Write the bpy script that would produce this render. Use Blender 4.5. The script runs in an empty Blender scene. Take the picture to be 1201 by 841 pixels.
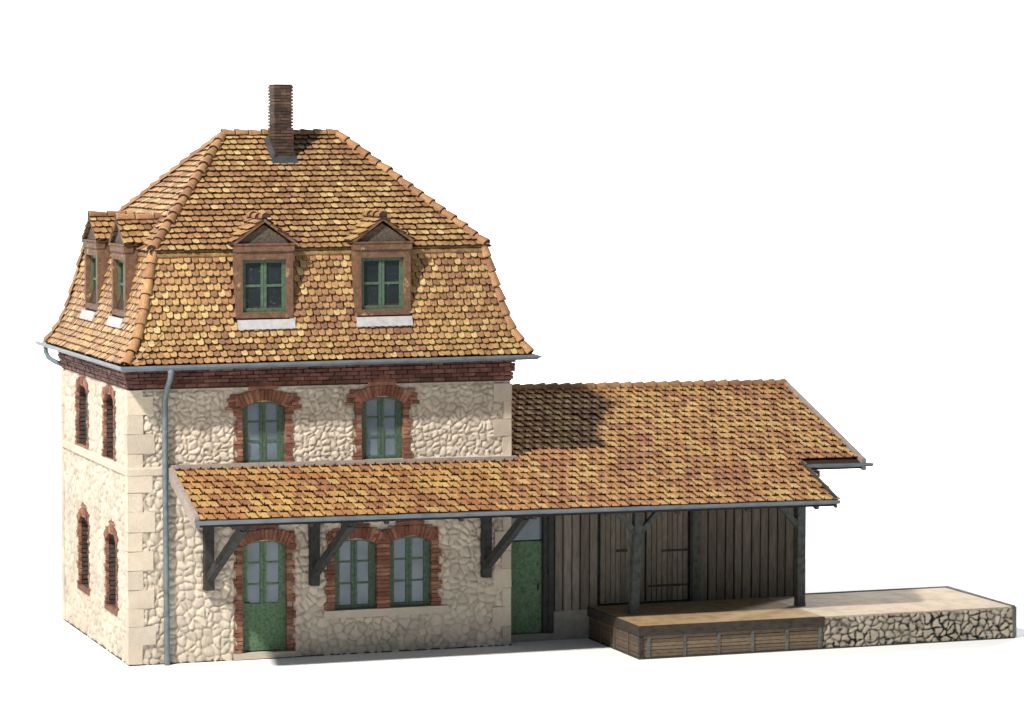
import bpy, bmesh, math, random
import numpy as np
from mathutils import Vector, Matrix

rnd = random.Random(7)
scene = bpy.context.scene
COL = scene.collection
V = Vector

# ------------------------------------------------------------------ materials
def new_mat(name):
    m = bpy.data.materials.new(name); m.use_nodes = True
    nt = m.node_tree; nt.nodes.clear()
    out = nt.nodes.new('ShaderNodeOutputMaterial'); b = nt.nodes.new('ShaderNodeBsdfPrincipled')
    nt.links.new(b.outputs[0], out.inputs[0])
    return m, nt, b

def N(nt, t, **kw):
    n = nt.nodes.new(t)
    for k, v in kw.items():
        if k in n.inputs: n.inputs[k].default_value = v
        else: setattr(n, k, v)
    return n

def noise(nt, scale, detail=4, rough=.6, stretch=None):
    tc = N(nt, 'ShaderNodeTexCoord'); src = tc.outputs['Object']
    if stretch:
        mp = N(nt, 'ShaderNodeMapping'); mp.inputs['Scale'].default_value = stretch
        nt.links.new(src, mp.inputs[0]); src = mp.outputs[0]
    n = N(nt, 'ShaderNodeTexNoise', Scale=scale, Detail=detail, Roughness=rough)
    nt.links.new(src, n.inputs['Vector'])
    return n.outputs['Fac']

def ramp(nt, src, stops, interp='LINEAR'):
    r = N(nt, 'ShaderNodeValToRGB'); cr = r.color_ramp; cr.interpolation = interp
    while len(cr.elements) < len(stops): cr.elements.new(.5)
    for e, (p, c) in zip(cr.elements, stops): e.position = p; e.color = (*c, 1)
    nt.links.new(src, r.inputs[0]); return r.outputs[0]

def mix(nt, fac, a, b, mode='MIX'):
    m = N(nt, 'ShaderNodeMix', data_type='RGBA', blend_type=mode)
    for s, sock in ((fac, m.inputs[0]), (a, m.inputs[6]), (b, m.inputs[7])):
        if isinstance(s, (int, float)): sock.default_value = s
        elif isinstance(s, tuple): sock.default_value = (*s, 1)
        else: nt.links.new(s, sock)
    return m.outputs[2]

def mathn(nt, op, a, b=0., c=None):
    m = N(nt, 'ShaderNodeMath', operation=op)
    for s, sock in ((a, m.inputs[0]), (b, m.inputs[1]), (c, m.inputs[2])):
        if s is None: continue
        if isinstance(s, (int, float)): sock.default_value = s
        else: nt.links.new(s, sock)
    return m.outputs[0]

def bump(nt, b, h, strength=.5, dist=.02):
    bn = N(nt, 'ShaderNodeBump', Strength=strength, Distance=dist)
    nt.links.new(h, bn.inputs['Height']); nt.links.new(bn.outputs[0], b.inputs['Normal'])

def island(nt):
    return N(nt, 'ShaderNodeNewGeometry').outputs['Random Per Island']

def plain(name, c, rough=.7, vary=.25, scale=6, bstr=.3, bscale=40, bdist=.01, metal=0., spec=.3, stretch=None, c2=None):
    m, nt, b = new_mat(name)
    n = noise(nt, scale, 6, .65, stretch)
    d = c2 or tuple(x * (1 - 1.6 * vary) for x in c)
    u = tuple(min(1, x * (1 + vary)) for x in c)
    col = ramp(nt, n, [(.28, d), (.5, c), (.75, u)])
    nt.links.new(col, b.inputs['Base Color'])
    b.inputs['Roughness'].default_value = rough; b.inputs['Metallic'].default_value = metal
    b.inputs['Specular IOR Level'].default_value = spec
    if bstr: bump(nt, b, noise(nt, bscale, 4, .7), bstr, bdist)
    return m

def tile_mat(name, stops, patch=.42, grime=(.085, .045, .022), gam=.5):
    m, nt, b = new_mat(name)
    base = ramp(nt, island(nt), stops)
    wide = ramp(nt, noise(nt, .75, 3, .5), [(.33, (.26, .13, .07)), (.5, (.385, .21, .088)), (.68, (.52, .345, .12))])
    c = mix(nt, patch, base, wide)
    g = ramp(nt, noise(nt, 7, 6, .72), [(.40, (0, 0, 0)), (.72, (1, 1, 1))])
    c = mix(nt, mathn(nt, 'MULTIPLY', g, gam), c, grime)
    sp = ramp(nt, noise(nt, 45, 3, .7), [(.35, (.62, .62, .62)), (.65, (1.25, 1.25, 1.25))])
    c = mix(nt, 1., c, sp, 'MULTIPLY')
    nt.links.new(c, b.inputs['Base Color'])
    b.inputs['Roughness'].default_value = .62; b.inputs['Specular IOR Level'].default_value = .35
    bump(nt, b, noise(nt, 60, 4, .7), .5, .012)
    return m

TILE = [(0, (.15, .07, .035)), (.18, (.25, .12, .055)), (.4, (.35, .18, .082)), (.6, (.43, .245, .094)), (.78, (.50, .32, .12)), (.9, (.58, .405, .16)), (1., (.74, .57, .27))]
M = {}
M['plain_tile'] = tile_mat('beaver_tail_clay_tile', TILE)
M['rib_tile'] = tile_mat('interlocking_clay_tile', [(0, (.29, .115, .06)), (.25, (.39, .17, .075)), (.5, (.47, .235, .085)), (.75, (.55, .33, .11)), (1., (.66, .46, .17))], .35, gam=.4)
M['ridge_tile'] = tile_mat('ridge_clay_tile', [(0, (.20, .085, .045)), (.5, (.33, .155, .07)), (1., (.42, .23, .10))], .3, gam=.55)
M['deck'] = plain('dark_underlay_and_gap_shade', (.035, .02, .012), .9, .3)  # underlay; on tile sides and cap ends, paint wash plus painted gap shade

def stone_mat(name, c, dark, joint, jw=.55):
    m, nt, b = new_mat(name)
    n1 = ramp(nt, noise(nt, 1.1, 4, .6), [(.3, tuple(x * .82 for x in c)), (.55, c), (.75, tuple(min(.9, x * 1.08) for x in c))])
    n2 = ramp(nt, noise(nt, 9, 5, .7), [(.38, (0, 0, 0)), (.75, (1, 1, 1))])
    cc = mix(nt, mathn(nt, 'MULTIPLY', n2, .35), n1, dark)
    at = N(nt, 'ShaderNodeAttribute', attribute_name='joint')
    jn = mathn(nt, 'MULTIPLY', at.outputs['Fac'], ramp(nt, noise(nt, 1.7, 4, .6), [(.35, (jw * .35,) * 3), (.68, (jw,) * 3)]))
    cc = mix(nt, jn, cc, joint)
    st = N(nt, 'ShaderNodeAttribute', attribute_name='tone')
    tone = ramp(nt, st.outputs['Fac'], [(0, (.84, .82, .80)), (.5, (1, 1, 1)), (1, (1.08, 1.05, 1.0))])
    cc = mix(nt, 1., cc, tone, 'MULTIPLY')
    nt.links.new(cc, b.inputs['Base Color'])
    b.inputs['Roughness'].default_value = .85; b.inputs['Specular IOR Level'].default_value = .2
    bump(nt, b, noise(nt, 26, 6, .75), .8, .022)
    return m
M['rubble'] = stone_mat('cream_rubble_stone', (.575, .515, .43), (.42, .365, .295), (.15, .12, .09), .5)
M['ashlar'] = stone_mat('pale_dressed_stone', (.55, .49, .405), (.40, .335, .26), (.2, .15, .1), .3)
M['ramp_stone'] = stone_mat('grey_beige_rubble', (.46, .40, .32), (.27, .235, .19), (.018, .021, .02), 1.35)
M['mortar'] = plain('brick_mortar', (.26, .19, .15), .9, .3)

def brick_mat(name, stops):
    m, nt, b = new_mat(name)
    c = ramp(nt, island(nt), stops)
    g = ramp(nt, noise(nt, 5, 5, .7), [(.4, (.62, .62, .62)), (.68, (1.2, 1.15, 1.1))])
    c = mix(nt, 1., c, g, 'MULTIPLY')
    nt.links.new(c, b.inputs['Base Color']); b.inputs['Roughness'].default_value = .8
    b.inputs['Specular IOR Level'].default_value = .2
    bump(nt, b, noise(nt, 50, 4, .7), .5, .012); return m
M['brick'] = brick_mat('red_brick', [(0, (.16, .066, .046)), (.5, (.24, .102, .066)), (1, (.34, .17, .115))])
M['dark_brick'] = brick_mat('dark_red_brick', [(0, (.105, .048, .04)), (.5, (.15, .07, .058)), (1, (.21, .105, .085))])
M['chimney_brick'] = brick_mat('sooty_brick', [(0, (.05, .033, .026)), (.5, (.073, .046, .035)), (1, (.105, .066, .048))])
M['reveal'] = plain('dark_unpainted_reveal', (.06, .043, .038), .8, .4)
M['lead'] = plain('dark_lead_sheet', (.045, .052, .056), .55, .3, metal=.3)
M['zinc'] = plain('blue_grey_zinc', (.13, .165, .195), .5, .22, 3, .25, 30, metal=.25, spec=.5)
M['pipe'] = plain('grey_painted_pipe', (.13, .17, .19), .5, .3, 5, .2, metal=.2)
M['apron'] = plain('pale_lead_apron', (.36, .355, .365), .7, .15, 8)
M['green'] = plain('green_joinery_paint', (.06, .108, .066), .55, .35, 14, .5, 60, .012)
M['green_light'] = plain('worn_green_paint', (.10, .18, .10), .6, .4, 16, .8, 55, .02)
def worn_wood(name, c, worn):
    m, nt, b = new_mat(name)
    a = ramp(nt, noise(nt, 9, 6, .7), [(.3, tuple(x * .5 for x in c)), (.55, c), (.75, tuple(x * 1.5 for x in c))])
    w = ramp(nt, noise(nt, 3.1, 5, .75), [(.60, (0, 0, 0)), (.66, (.85, .85, .85))])
    nt.links.new(mix(nt, w, a, worn), b.inputs['Base Color']); b.inputs['Roughness'].default_value = .8; b.inputs['Specular IOR Level'].default_value = .25
    bump(nt, b, noise(nt, 40, 4, .7), .6, .015); return m
M['brown_wood'] = worn_wood('weathered_brown_timber', (.135, .076, .045), (.36, .22, .10))
M['ochre_wood'] = worn_wood('worn_ochre_timber', (.25, .15, .06), (.42, .30, .13))
M['gable'] = plain('dark_weathered_gable', (.085, .066, .05), .85, .5, 20, .9, 50, .02)
M['verge'] = plain('grey_pink_verge', (.28, .235, .21), .75, .2, 8)
M['beam'] = plain('grey_green_timber', (.075, .085, .08), .75, .4, 10, .5, 50, .012)
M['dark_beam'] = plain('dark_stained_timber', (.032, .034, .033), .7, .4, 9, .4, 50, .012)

def board_mat(name, stops, stretch):
    m, nt, b = new_mat(name)
    c = ramp(nt, island(nt), stops)
    st = ramp(nt, noise(nt, 3, 6, .7, stretch), [(.35, (.72, .72, .72)), (.7, (1.3, 1.28, 1.25))])
    c = mix(nt, 1., c, st, 'MULTIPLY')
    nt.links.new(c, b.inputs['Base Color']); b.inputs['Roughness'].default_value = .8
    b.inputs['Specular IOR Level'].default_value = .25
    bump(nt, b, noise(nt, 30, 4, .75, tuple(x * 1. for x in stretch)), .6, .012); return m
M['board'] = board_mat('grey_brown_boarding', [(0, (.115, .10, .08)), (.5, (.155, .138, .113)), (1, (.215, .195, .165))], (6, 6, .8))
M['door_board'] = board_mat('brown_door_boarding', [(0, (.135, .12, .095)), (.5, (.165, .148, .118)), (1, (.20, .18, .145))], (8, 8, 1.2))
M['plank'] = board_mat('brown_platform_plank', [(0, (.11, .08, .052)), (.5, (.15, .11, .072)), (1, (.20, .152, .10))], (3, 9, 9))
M['plank_shaded'] = board_mat('shaded_platform_plank', [(0, (.085, .065, .048)), (1, (.12, .09, .066))], (1.2, 3, 9))  # same planks on the left side, shade put into a darker colour
M['fascia'] = plain('dark_grey_edge_beam', (.045, .037, .029), .8, .4, 12, .7, 45, .015, stretch=(.5, 1, 1))
M['deck_top'] = plain('tan_platform_deck', (.36, .25, .135), .8, .25, 3, .4, 40, .01)
M['slab'] = plain('sandy_concrete', (.50, .405, .30), .9, .2, 2.2, .6, 45, .015)
M['slab_edge'] = plain('grey_rough_edge', (.12, .122, .112), .9, .3, 8, .8, 35, .03)
M['footing'] = plain('grey_rendered_footing', (.25, .235, .21), .9, .2, 4, .4)
M['base'] = plain('dark_base_edge', (.035, .045, .045), .7, .3)
M['iron'] = plain('dark_iron', (.03, .03, .03), .5, .2, metal=.6)
M['thread'] = plain('pale_wire', (.34, .3, .26), .5, .2)

def glass_mat(name, c, rough, spec=.5, speck=False):
    m, nt, b = new_mat(name)
    col = ramp(nt, noise(nt, 1.5, 3, .5), [(.3, tuple(x * .7 for x in c)), (.7, tuple(x * 1.2 for x in c))])
    if speck:
        sp = ramp(nt, noise(nt, 16, 5, .8), [(.60, (0, 0, 0)), (.70, (.7, .7, .7))])
        col = mix(nt, sp, col, (.16, .17, .15))
    nt.links.new(col, b.inputs['Base Color']); b.inputs['Roughness'].default_value = rough
    b.inputs['Specular IOR Level'].default_value = spec
    bump(nt, b, noise(nt, 3, 2, .5), .05, .02); return m
M['glass'] = glass_mat('pale_misted_glazing', (.125, .17, .21), .12)
M['dark_glass'] = glass_mat('dark_glazing', (.014, .02, .022), .16, speck=True)
M['paper'] = plain('white_studio_paper', (.88, .88, .88), .95, .01, 2, 0, spec=.0)

# ------------------------------------------------------------------ mesh builder
class MB:
    def __init__(s): s.v = []; s.f = []; s.mi = []; s.sm = []
    def add(s, vs, fs, mi=0, sm=False):
        o = len(s.v); s.v += [tuple(p) for p in vs]
        for f in fs: s.f.append([o + i for i in f]); s.mi.append(mi); s.sm.append(sm)
    def hexa(s, p, mi=0):            # 8 points: bottom loop 0-3, top loop 4-7
        s.add(p, [(3, 2, 1, 0), (4, 5, 6, 7), (0, 1, 5, 4), (1, 2, 6, 5), (2, 3, 7, 6), (3, 0, 4, 7)], mi)
    def box(s, a, b, mi=0, j=0., fn=None):
        (x0, y0, z0), (x1, y1, z1) = a, b
        p = [(x0, y0, z0), (x1, y0, z0), (x1, y1, z0), (x0, y1, z0), (x0, y0, z1), (x1, y0, z1), (x1, y1, z1), (x0, y1, z1)]
        if j: p = [tuple(c + rnd.uniform(-j, j) for c in q) for q in p]
        if fn: p = [fn(*q) for q in p]
        s.hexa(p, mi)
    def prism(s, poly, w0, w1, fn, mi=0):   # poly of (u,z), extruded in w
        n = len(poly)
        vs = [fn(u, w0, z) for u, z in poly] + [fn(u, w1, z) for u, z in poly]
        fs = [tuple(range(n))[::-1], tuple(range(n, 2 * n))] + [(i, (i + 1) % n, n + (i + 1) % n, n + i) for i in range(n)]
        s.add(vs, fs, mi)
    def beam(s, a, b, w, h, up=(0, 0, 1), mi=0):
        a, b = V(a), V(b); d = (b - a).normalized(); sd = d.cross(V(up))
        if sd.length < 1e-4: sd = d.cross(V((0, 1, 0)))
        sd.normalize(); u = sd.cross(d)
        p = [c + sd * sx * w / 2 + u * sz * h / 2 for c in (a, b) for sx, sz in ((-1, -1), (1, -1), (1, 1), (-1, 1))]
        s.hexa(p, mi)
    def tube(s, path, r, n=10, mi=0, cap=True):
        path = [V(p) for p in path]; rings = []; up = V((.3, .2, 1)).normalized()
        for i, p in enumerate(path):
            d = (path[min(i + 1, len(path) - 1)] - path[max(i - 1, 0)]).normalized()
            x = d.cross(up)
            if x.length < .05: x = d.cross(V((1, 0, 0)))
            x.normalize(); y = x.cross(d)
            rr = r[i] if isinstance(r, (list, tuple)) else r
            rings.append([p + (x * math.cos(2 * math.pi * k / n) + y * math.sin(2 * math.pi * k / n)) * rr for k in range(n)])
        vs = [q for R in rings for q in R]; fs = []
        for i in range(len(path) - 1):
            for k in range(n): fs.append((i * n + k, i * n + (k + 1) % n, (i + 1) * n + (k + 1) % n, (i + 1) * n + k))
        s.add(vs, fs, mi, True)
        if cap: s.add(rings[0], [tuple(range(n))], mi); s.add(rings[-1], [tuple(range(n))], mi)
    def sweep(s, path, prof, closed=False, mi=0, sm=False, side=-1):
        # horizontal mitred sweep: prof points (outward, up); outward is to the right of travel for side=1
        path = [V(p) for p in path]; n = len(path); rings = []
        for i, p in enumerate(path):
            a = path[i - 1] if (i or closed) else None; c = path[(i + 1) % n] if (i < n - 1 or closed) else None
            ns = []
            for d in ([p - a] if a is not None else []) + ([c - p] if c is not None else []):
                d = d.copy(); d.z = 0; d.normalize(); ns.append(V((d.y, -d.x, 0)) * side)
            o = sum(ns, V()); o.normalize(); o = o / max(.3, o.dot(ns[0]))
            rings.append([p + o * q[0] + V((0, 0, q[1])) for q in prof])
        k = len(prof); vs = [q for R in rings for q in R]; fs = []
        for i in range(n if closed else n - 1):
            j = (i + 1) % n
            for t in range(k): fs.append((i * k + t, i * k + (t + 1) % k, j * k + (t + 1) % k, j * k + t))
        if not closed: fs += [tuple(range(k)), tuple(range((n - 1) * k, n * k))]
        s.add(vs, fs, mi, sm)
    def from_bm(s, bm, mi=0, edge=None):
        bm.verts.index_update(); o = len(s.v)
        s.v += [v.co[:] for v in bm.verts]
        for f in bm.faces: s.f.append([o + v.index for v in f.verts]); s.mi.append(edge if (f.material_index and edge is not None) else mi); s.sm.append(False)
    def build(s, name, mats, parent=None, label=None, zfn=None, fix=True, attrs=None):
        me = bpy.data.meshes.new(name)
        o = bpy.data.objects.new(name, me); COL.objects.link(o)
        off = V((0, 0, 0)); q = parent
        while q is not None: off = off + q.location; q = q.parent
        vs = s.v
        if zfn: vs = [(x, y, z + zfn(x, y, z)) for x, y, z in vs]
        vs = [(x - off.x, y - off.y, z - off.z) for x, y, z in vs]
        me.from_pydata(vs, [], s.f)
        if not isinstance(mats, (list, tuple)): mats = [mats]
        for m in mats: me.materials.append(m)
        me.polygons.foreach_set('material_index', s.mi); me.polygons.foreach_set('use_smooth', s.sm)
        if fix:
            bm = bmesh.new(); bm.from_mesh(me); bmesh.ops.recalc_face_normals(bm, faces=bm.faces); bm.to_mesh(me); bm.free()
        if attrs:
            for k, a in attrs.items():
                at = me.attributes.new(k, 'FLOAT', 'POINT'); at.data.foreach_set('value', np.asarray(a, np.float32))
        me.update()
        if parent is not None: o.parent = parent
        if label: o['label'] = label
        return o

def thing(name, loc, label, cat):
    o = bpy.data.objects.new(name, None); COL.objects.link(o); o.location = loc
    o['label'] = label; o['category'] = cat; return o

F = lambda u, w, z: (u, -w, z)          # front face: w outward
L = lambda u, w, z: (-w, u, z)          # left face
def at_face(fn, off): return lambda u, w, z: fn(u, w + off, z)

# ------------------------------------------------------------------ rubble relief
def voronoi(X, Z, cell, seed, jit=.40, aspect=1.18):
    r = np.random.RandomState(seed); n = 256
    jx = r.uniform(-jit, jit, (n, n)); jz = r.uniform(-jit, jit, (n, n)); rv = r.rand(n, n); tx = r.uniform(-1, 1, (n, n)); tz = r.uniform(-1, 1, (n, n))
    u = X / (cell * aspect); v = Z / cell
    iu = np.floor(u).astype(int); iv = np.floor(v).astype(int)
    c = []
    for a in range(-2, 3):
        for b in range(-2, 3):
            k, l = (iu + a) % n, (iv + b) % n
            px = (iu + a + .5 + jx[k, l]) * cell * aspect; pz = (iv + b + .5 + jz[k, l]) * cell
            c.append((px, pz, rv[k, l], tx[k, l], tz[k, l]))
    px = np.stack([q[0] for q in c]); pz = np.stack([q[1] for q in c])
    d = (px - X) ** 2 + (pz - Z) ** 2
    o = np.argmin(d, 0)
    g = lambda i: np.take_along_axis(np.stack([q[i] for q in c]), o[None], 0)[0]
    p1x, p1z = g(0), g(1); dn = np.zeros(X.shape); kk = .011
    for i in range(len(c)):
        dx, dz = px[i] - p1x, pz[i] - p1z; ln = np.sqrt(dx * dx + dz * dz); ok = ln > 1e-6
        e = np.where(ok, ((px[i] + p1x) / 2 - X) * dx / np.maximum(ln, 1e-6) + ((pz[i] + p1z) / 2 - Z) * dz / np.maximum(ln, 1e-6), 9.)
        dn += np.exp(-np.minimum(e, 1.) / kk)
    dn = -kk * np.log(np.maximum(dn, 1e-30)) + .004
    return dn, g(2), (X - p1x) * g(3) + (Z - p1z) * g(4)

def lowfreq(X, Z, s, seed):
    r = np.random.RandomState(seed); o = np.zeros_like(X)
    for k in range(10):
        a = r.uniform(0, 6.28); f = s * r.uniform(.5, 1.6); o += np.sin((X * math.cos(a) + Z * math.sin(a)) * f + r.uniform(0, 6.28))
    return o / 10 ** .5

def relief(U, Z, cell, amp, seed, edge=.06, jk=1.):
    wx = U + .03 * lowfreq(U, Z, 14, seed + 5); wz = Z + .03 * lowfreq(U, Z, 14, seed + 9)
    d, rv, tl = voronoi(wx, wz, cell, seed)
    d = d + .008 * lowfreq(U, Z, 60, seed + 2)
    t = np.clip(d / edge, 0, 1); sm = np.sin(t * math.pi / 2) ** .85
    h = amp * sm * (.65 + .5 * rv) + .22 * tl * sm * amp / .05 + .004 * lowfreq(U, Z, 45, seed + 3)
    h = .056 * np.tanh(h / .056)
    joint = 1 - np.clip((d - .004 * jk) / (.022 * jk), 0, 1)
    return h, joint, rv

def wall_grid(mb, attrs, fn, u0, u1, z0, z1, du, dz, cell, amp, seed, holes=(), mi=0, edge=.06, flat=(), jk=1.):
    nu, nz = int((u1 - u0) / du) + 1, int((z1 - z0) / dz) + 1
    us, zs = np.linspace(u0, u1, nu), np.linspace(z0, z1, nz)
    U, Z = np.meshgrid(us, zs)
    h, j, rv = relief(U, Z, cell, amp, seed, edge, jk)
    e = np.minimum(np.minimum(U - u0, u1 - U), .04) / .04
    h = h * np.clip(e, 0, 1)
    for a, b, c, d in flat:
        q = np.maximum(np.maximum(a - U, U - b), np.maximum(c - Z, Z - d)); h = h * np.clip(q / .04, 0, 1)
    vs = [fn(a, b, c) for a, b, c in zip(U.ravel(), h.ravel(), Z.ravel())]
    fs = []
    for r in range(nz - 1):
        zc = (zs[r] + zs[r + 1]) / 2
        act = [(a, b) for a, b, c, d in holes if c < zc < d]
        for q in range(nu - 1):
            uc = (us[q] + us[q + 1]) / 2
            if any(a < uc < b for a, b in act): continue
            i = r * nu + q; fs.append((i, i + 1, i + nu + 1, i + nu))
    mb.add(vs, fs, mi, True)
    attrs['joint'] += list(j.ravel()); attrs['tone'] += list(rv.ravel())

# ------------------------------------------------------------------ roof tiles
def beaver(w, ln, th, lift):
    out = []; rr = .46 * w
    for k in range(9):
        a = math.pi + math.pi * k / 8
        cx, sy = math.cos(a), math.sin(a)
        out.append((w / 2 * math.copysign(abs(cx) ** .8, cx), rr * (1 - abs(sy) ** .85)))
    out += [(w / 2, ln), (-w / 2, ln)]
    cz = lambda b: lift * (1 - b / ln)
    ins = [(x * .88, b + (.014 if b < ln * .9 else 0)) for x, b in out]
    n = len(out)
    vs = [(x, b, cz(b) - th) for x, b in out] + [(x, b, cz(b) - .006) for x, b in out] + [(x, b, cz(b)) for x, b in ins]
    fs = [(i, (i + 1) % n, n + (i + 1) % n, n + i) for i in range(n)] + [(n + i, n + (i + 1) % n, 2 * n + (i + 1) % n, 2 * n + i) for i in range(n)]
    fs.append(tuple(range(2 * n, 3 * n)))
    return vs, fs, set(range(n))

def ribbed(w, ln, th, lift):
    cs = [(-.5, -.006), (-.49, .030), (-.45, .042), (-.40, .038), (-.36, .0), (-.1, -.003), (.25, -.004), (.44, -.006), (.49, -.024)]
    n = len(cs)
    vs = []
    for b in (0, .012, ln):
        for a, h in cs: vs.append((a * w, b, lift * (1 - b / ln) + h - (.006 if b == 0 else 0)))
    for a, h in cs: vs.append((a * w, 0, lift - th))
    for a, h in cs: vs.append((a * w, ln, -th))
    fs = []
    for r in (0, 1):
        fs += [(r * n + i, r * n + i + 1, (r + 1) * n + i + 1, (r + 1) * n + i) for i in range(n - 1)]
    fs += [(3 * n + i, 3 * n + i + 1, i + 1, i) for i in range(n - 1)]
    fs += [(0, n, 2 * n, 4 * n, 3 * n), (n - 1, 2 * n - 1, 3 * n - 1, 5 * n - 1, 4 * n - 1)]
    dark = set(range((len(cs) - 1) * 2, len(fs))) | {i for r in (0, 1) for i in (r * (n - 1) + n - 2,)}
    return vs, fs, dark

def tile_field(mb, O, U, prof, u0, u1, w, rows, style, clips=(), skip=None, outward=V((0, 0, 1)), mi=0, stagger=.5, over=1.3, th=.055, lift=.068, edge=1):
    O, U = V(O), V(U).normalized(); P = [V(p) for p in prof]
    seg = [(P[i + 1] - P[i]).length for i in range(len(P) - 1)]; tot = sum(seg)
    def pt(s):
        for i, q in enumerate(seg):
            if s <= q + 1e-9 or i == len(seg) - 1: return P[i] + (P[i + 1] - P[i]) * (s / q)
            s -= q
    rl = tot / rows; bm = bmesh.new()
    shapes = style(w * (.915 if style is beaver else .97), rl * over, th, lift)
    for r in range(rows):
        a = pt(r * rl); d = (pt((r + 1) * rl) - a).normalized(); n = U.cross(d)
        if n.dot(outward) < 0: n = -n
        k0 = int(math.floor((u0) / w)) - 1; k1 = int(math.ceil(u1 / w)) + 1
        for k in range(k0, k1 + 1):
            u = (k + (stagger if r % 2 else 0)) * w
            if u < u0 - w or u > u1 + w: continue
            if skip and skip(u, r / rows, O + U * u + a): continue
            ju, jb, jn, rot = rnd.gauss(0, .006), rnd.gauss(0, .007), rnd.gauss(0, .004), rnd.gauss(0, .018)
            tl = rnd.gauss(0, .02); c, s_ = math.cos(rot), math.sin(rot)
            vv = []
            for x, b, h in shapes[0]:
                x2, b2 = x * c - b * s_, x * s_ + b * c
                vv.append(bm.verts.new(O + a + U * (u + x2 + ju) + d * (b2 + jb) + n * (h + jn + x * tl)))
            for q, f in enumerate(shapes[1]):
                fc = bm.faces.new([vv[i] for i in f]); fc.material_index = 1 if q in shapes[2] else 0  # dark side faces: wash and the shade between tiles put into the colour
    for co, no in clips:
        bmesh.ops.bisect_plane(bm, geom=bm.verts[:] + bm.edges[:] + bm.faces[:], plane_co=co, plane_no=no, clear_outer=True)
    mb.from_bm(bm, mi, edge); bm.free()

def caps(mb, path, r, step, mi=0, squash=1., endm=1, cut=200, up=V((0, 0, 1))):
    P = [V(p) for p in path]; seg = [(P[i + 1] - P[i]).length for i in range(len(P) - 1)]; tot = sum(seg); n = max(1, round(tot / step))
    def pt(s):
        for i, q in enumerate(seg):
            if s <= q + 1e-9 or i == len(seg) - 1: return P[i] + (P[i + 1] - P[i]) * (s / q)
            s -= q
    st = tot / n
    for k in range(n):
        a = pt(k * st - (0 if k == 0 else .0)); b = pt(min(tot, (k + 1) * st)); d = (b - a).normalized(); b = b + d * st * -.03; a = a + d * st * .02
        x = d.cross(up).normalized(); y = x.cross(d)
        a = a + x * rnd.gauss(0, .008) + y * rnd.gauss(0, .006); b = b + x * rnd.gauss(0, .008)
        ra, rb = r * rnd.uniform(1.12, 1.24), r * rnd.uniform(.74, .84)
        vs = []; m = 9
        for c, q, lf in ((a, ra * .93, .0), (a + d * .02, ra, .0), (b, rb, 0.), ):
            for i in range(m):
                t = math.radians(90 - cut / 2 + cut * i / (m - 1))
                vs.append(c + x * math.cos(t) * q + y * (math.sin(t) * q * squash + lf))
        fs = [(g * m + i, g * m + i + 1, (g + 1) * m + i + 1, (g + 1) * m + i) for g in (0, 1) for i in range(m - 1)]
        mb.add(vs, fs, mi); mb.add(vs, [tuple(range(m)), tuple(range(2 * m, 3 * m)), (0, m, 2 * m, 3 * m - 1, 2 * m - 1, m - 1)], endm)

# ------------------------------------------------------------------ brick surrounds and joinery
def arc_z(u, u0, u1, zs, rise):
    w = (u1 - u0) / 2; R = (w * w + rise * rise) / (2 * rise); c = (u0 + u1) / 2
    return zs + rise - R + math.sqrt(max(0, R * R - (u - c) ** 2))

def jamb(mb, fn, u, sgn, z0, z1, wide, narrow, w0, w1, h=.082, edge=0.):
    n = max(1, round((z1 - z0) / h)); h = (z1 - z0) / n
    for k in range(n):
        wd = (wide if (k // 2) % 2 == 0 else narrow) + rnd.uniform(-.02, .02)
        a, b = sorted((u + sgn * edge, u + sgn * wd))
        mb.box((a, w0, z0 + k * h + .006), (b, w1 + rnd.uniform(-.016, .018), z0 + (k + 1) * h - .012), 0, .004, fn)

def arch(mb, fn, u0, u1, zs, rise, hgt, w0, w1, n=None, peak=True, ears=.3, pk=1.):
    w = (u1 - u0) / 2; R = (w * w + rise * rise) / (2 * rise); c = (u0 + u1) / 2; cz = zs + rise - R
    a0 = math.asin((w + .03) / R); n = n or round(2 * a0 * (R + hgt / 2) / .085)
    for k in range(n):
        t0, t1 = -a0 + 2 * a0 * k / n + .007, -a0 + 2 * a0 * (k + 1) / n - .007
        hh = hgt * rnd.uniform(.95, 1.04) * (.92 + .22 * abs((2 * k + 1) / n - 1) ** 2)
        poly = [(c + q * math.sin(t), cz + q * math.cos(t)) for q, t in ((R - .004, t0), (R - .004, t1), (R + hh, t1), (R + hh, t0))]
        mb.prism(poly, w0, w1 + rnd.uniform(-.012, .016), fn)
    if peak:
        zt = zs + rise + hgt
        for i, (hw, a, b) in enumerate(((.30, -.02, .055), (.17, .06, .135), (.07, .14, .20))):
            a, b = a * pk, b * pk; mb.box((c - hw, w0, zt + a), (c + hw, w1 - .014 + .004 * i, zt + b), 0, .006, fn)
    if ears:
        for k in range(4):
            z = zs - .05 + k * .082; e = ears * (1, .9, 1, .8)[k] + rnd.uniform(-.02, .02)
            for s, u in ((-1, u0), (1, u1)):
                a, b = sorted((u - s * .06 if k > 1 else u, u + s * e)); m_ = (a + b) / 2 + rnd.uniform(-.05, .05)
                for p, q in ((a, m_ - .005), (m_ + .005, b)):
                    mb.box((p, w0, z + .006), (q, w1 - .008 + rnd.uniform(-.01, .01), z + .070), 0, .004, fn)

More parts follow.
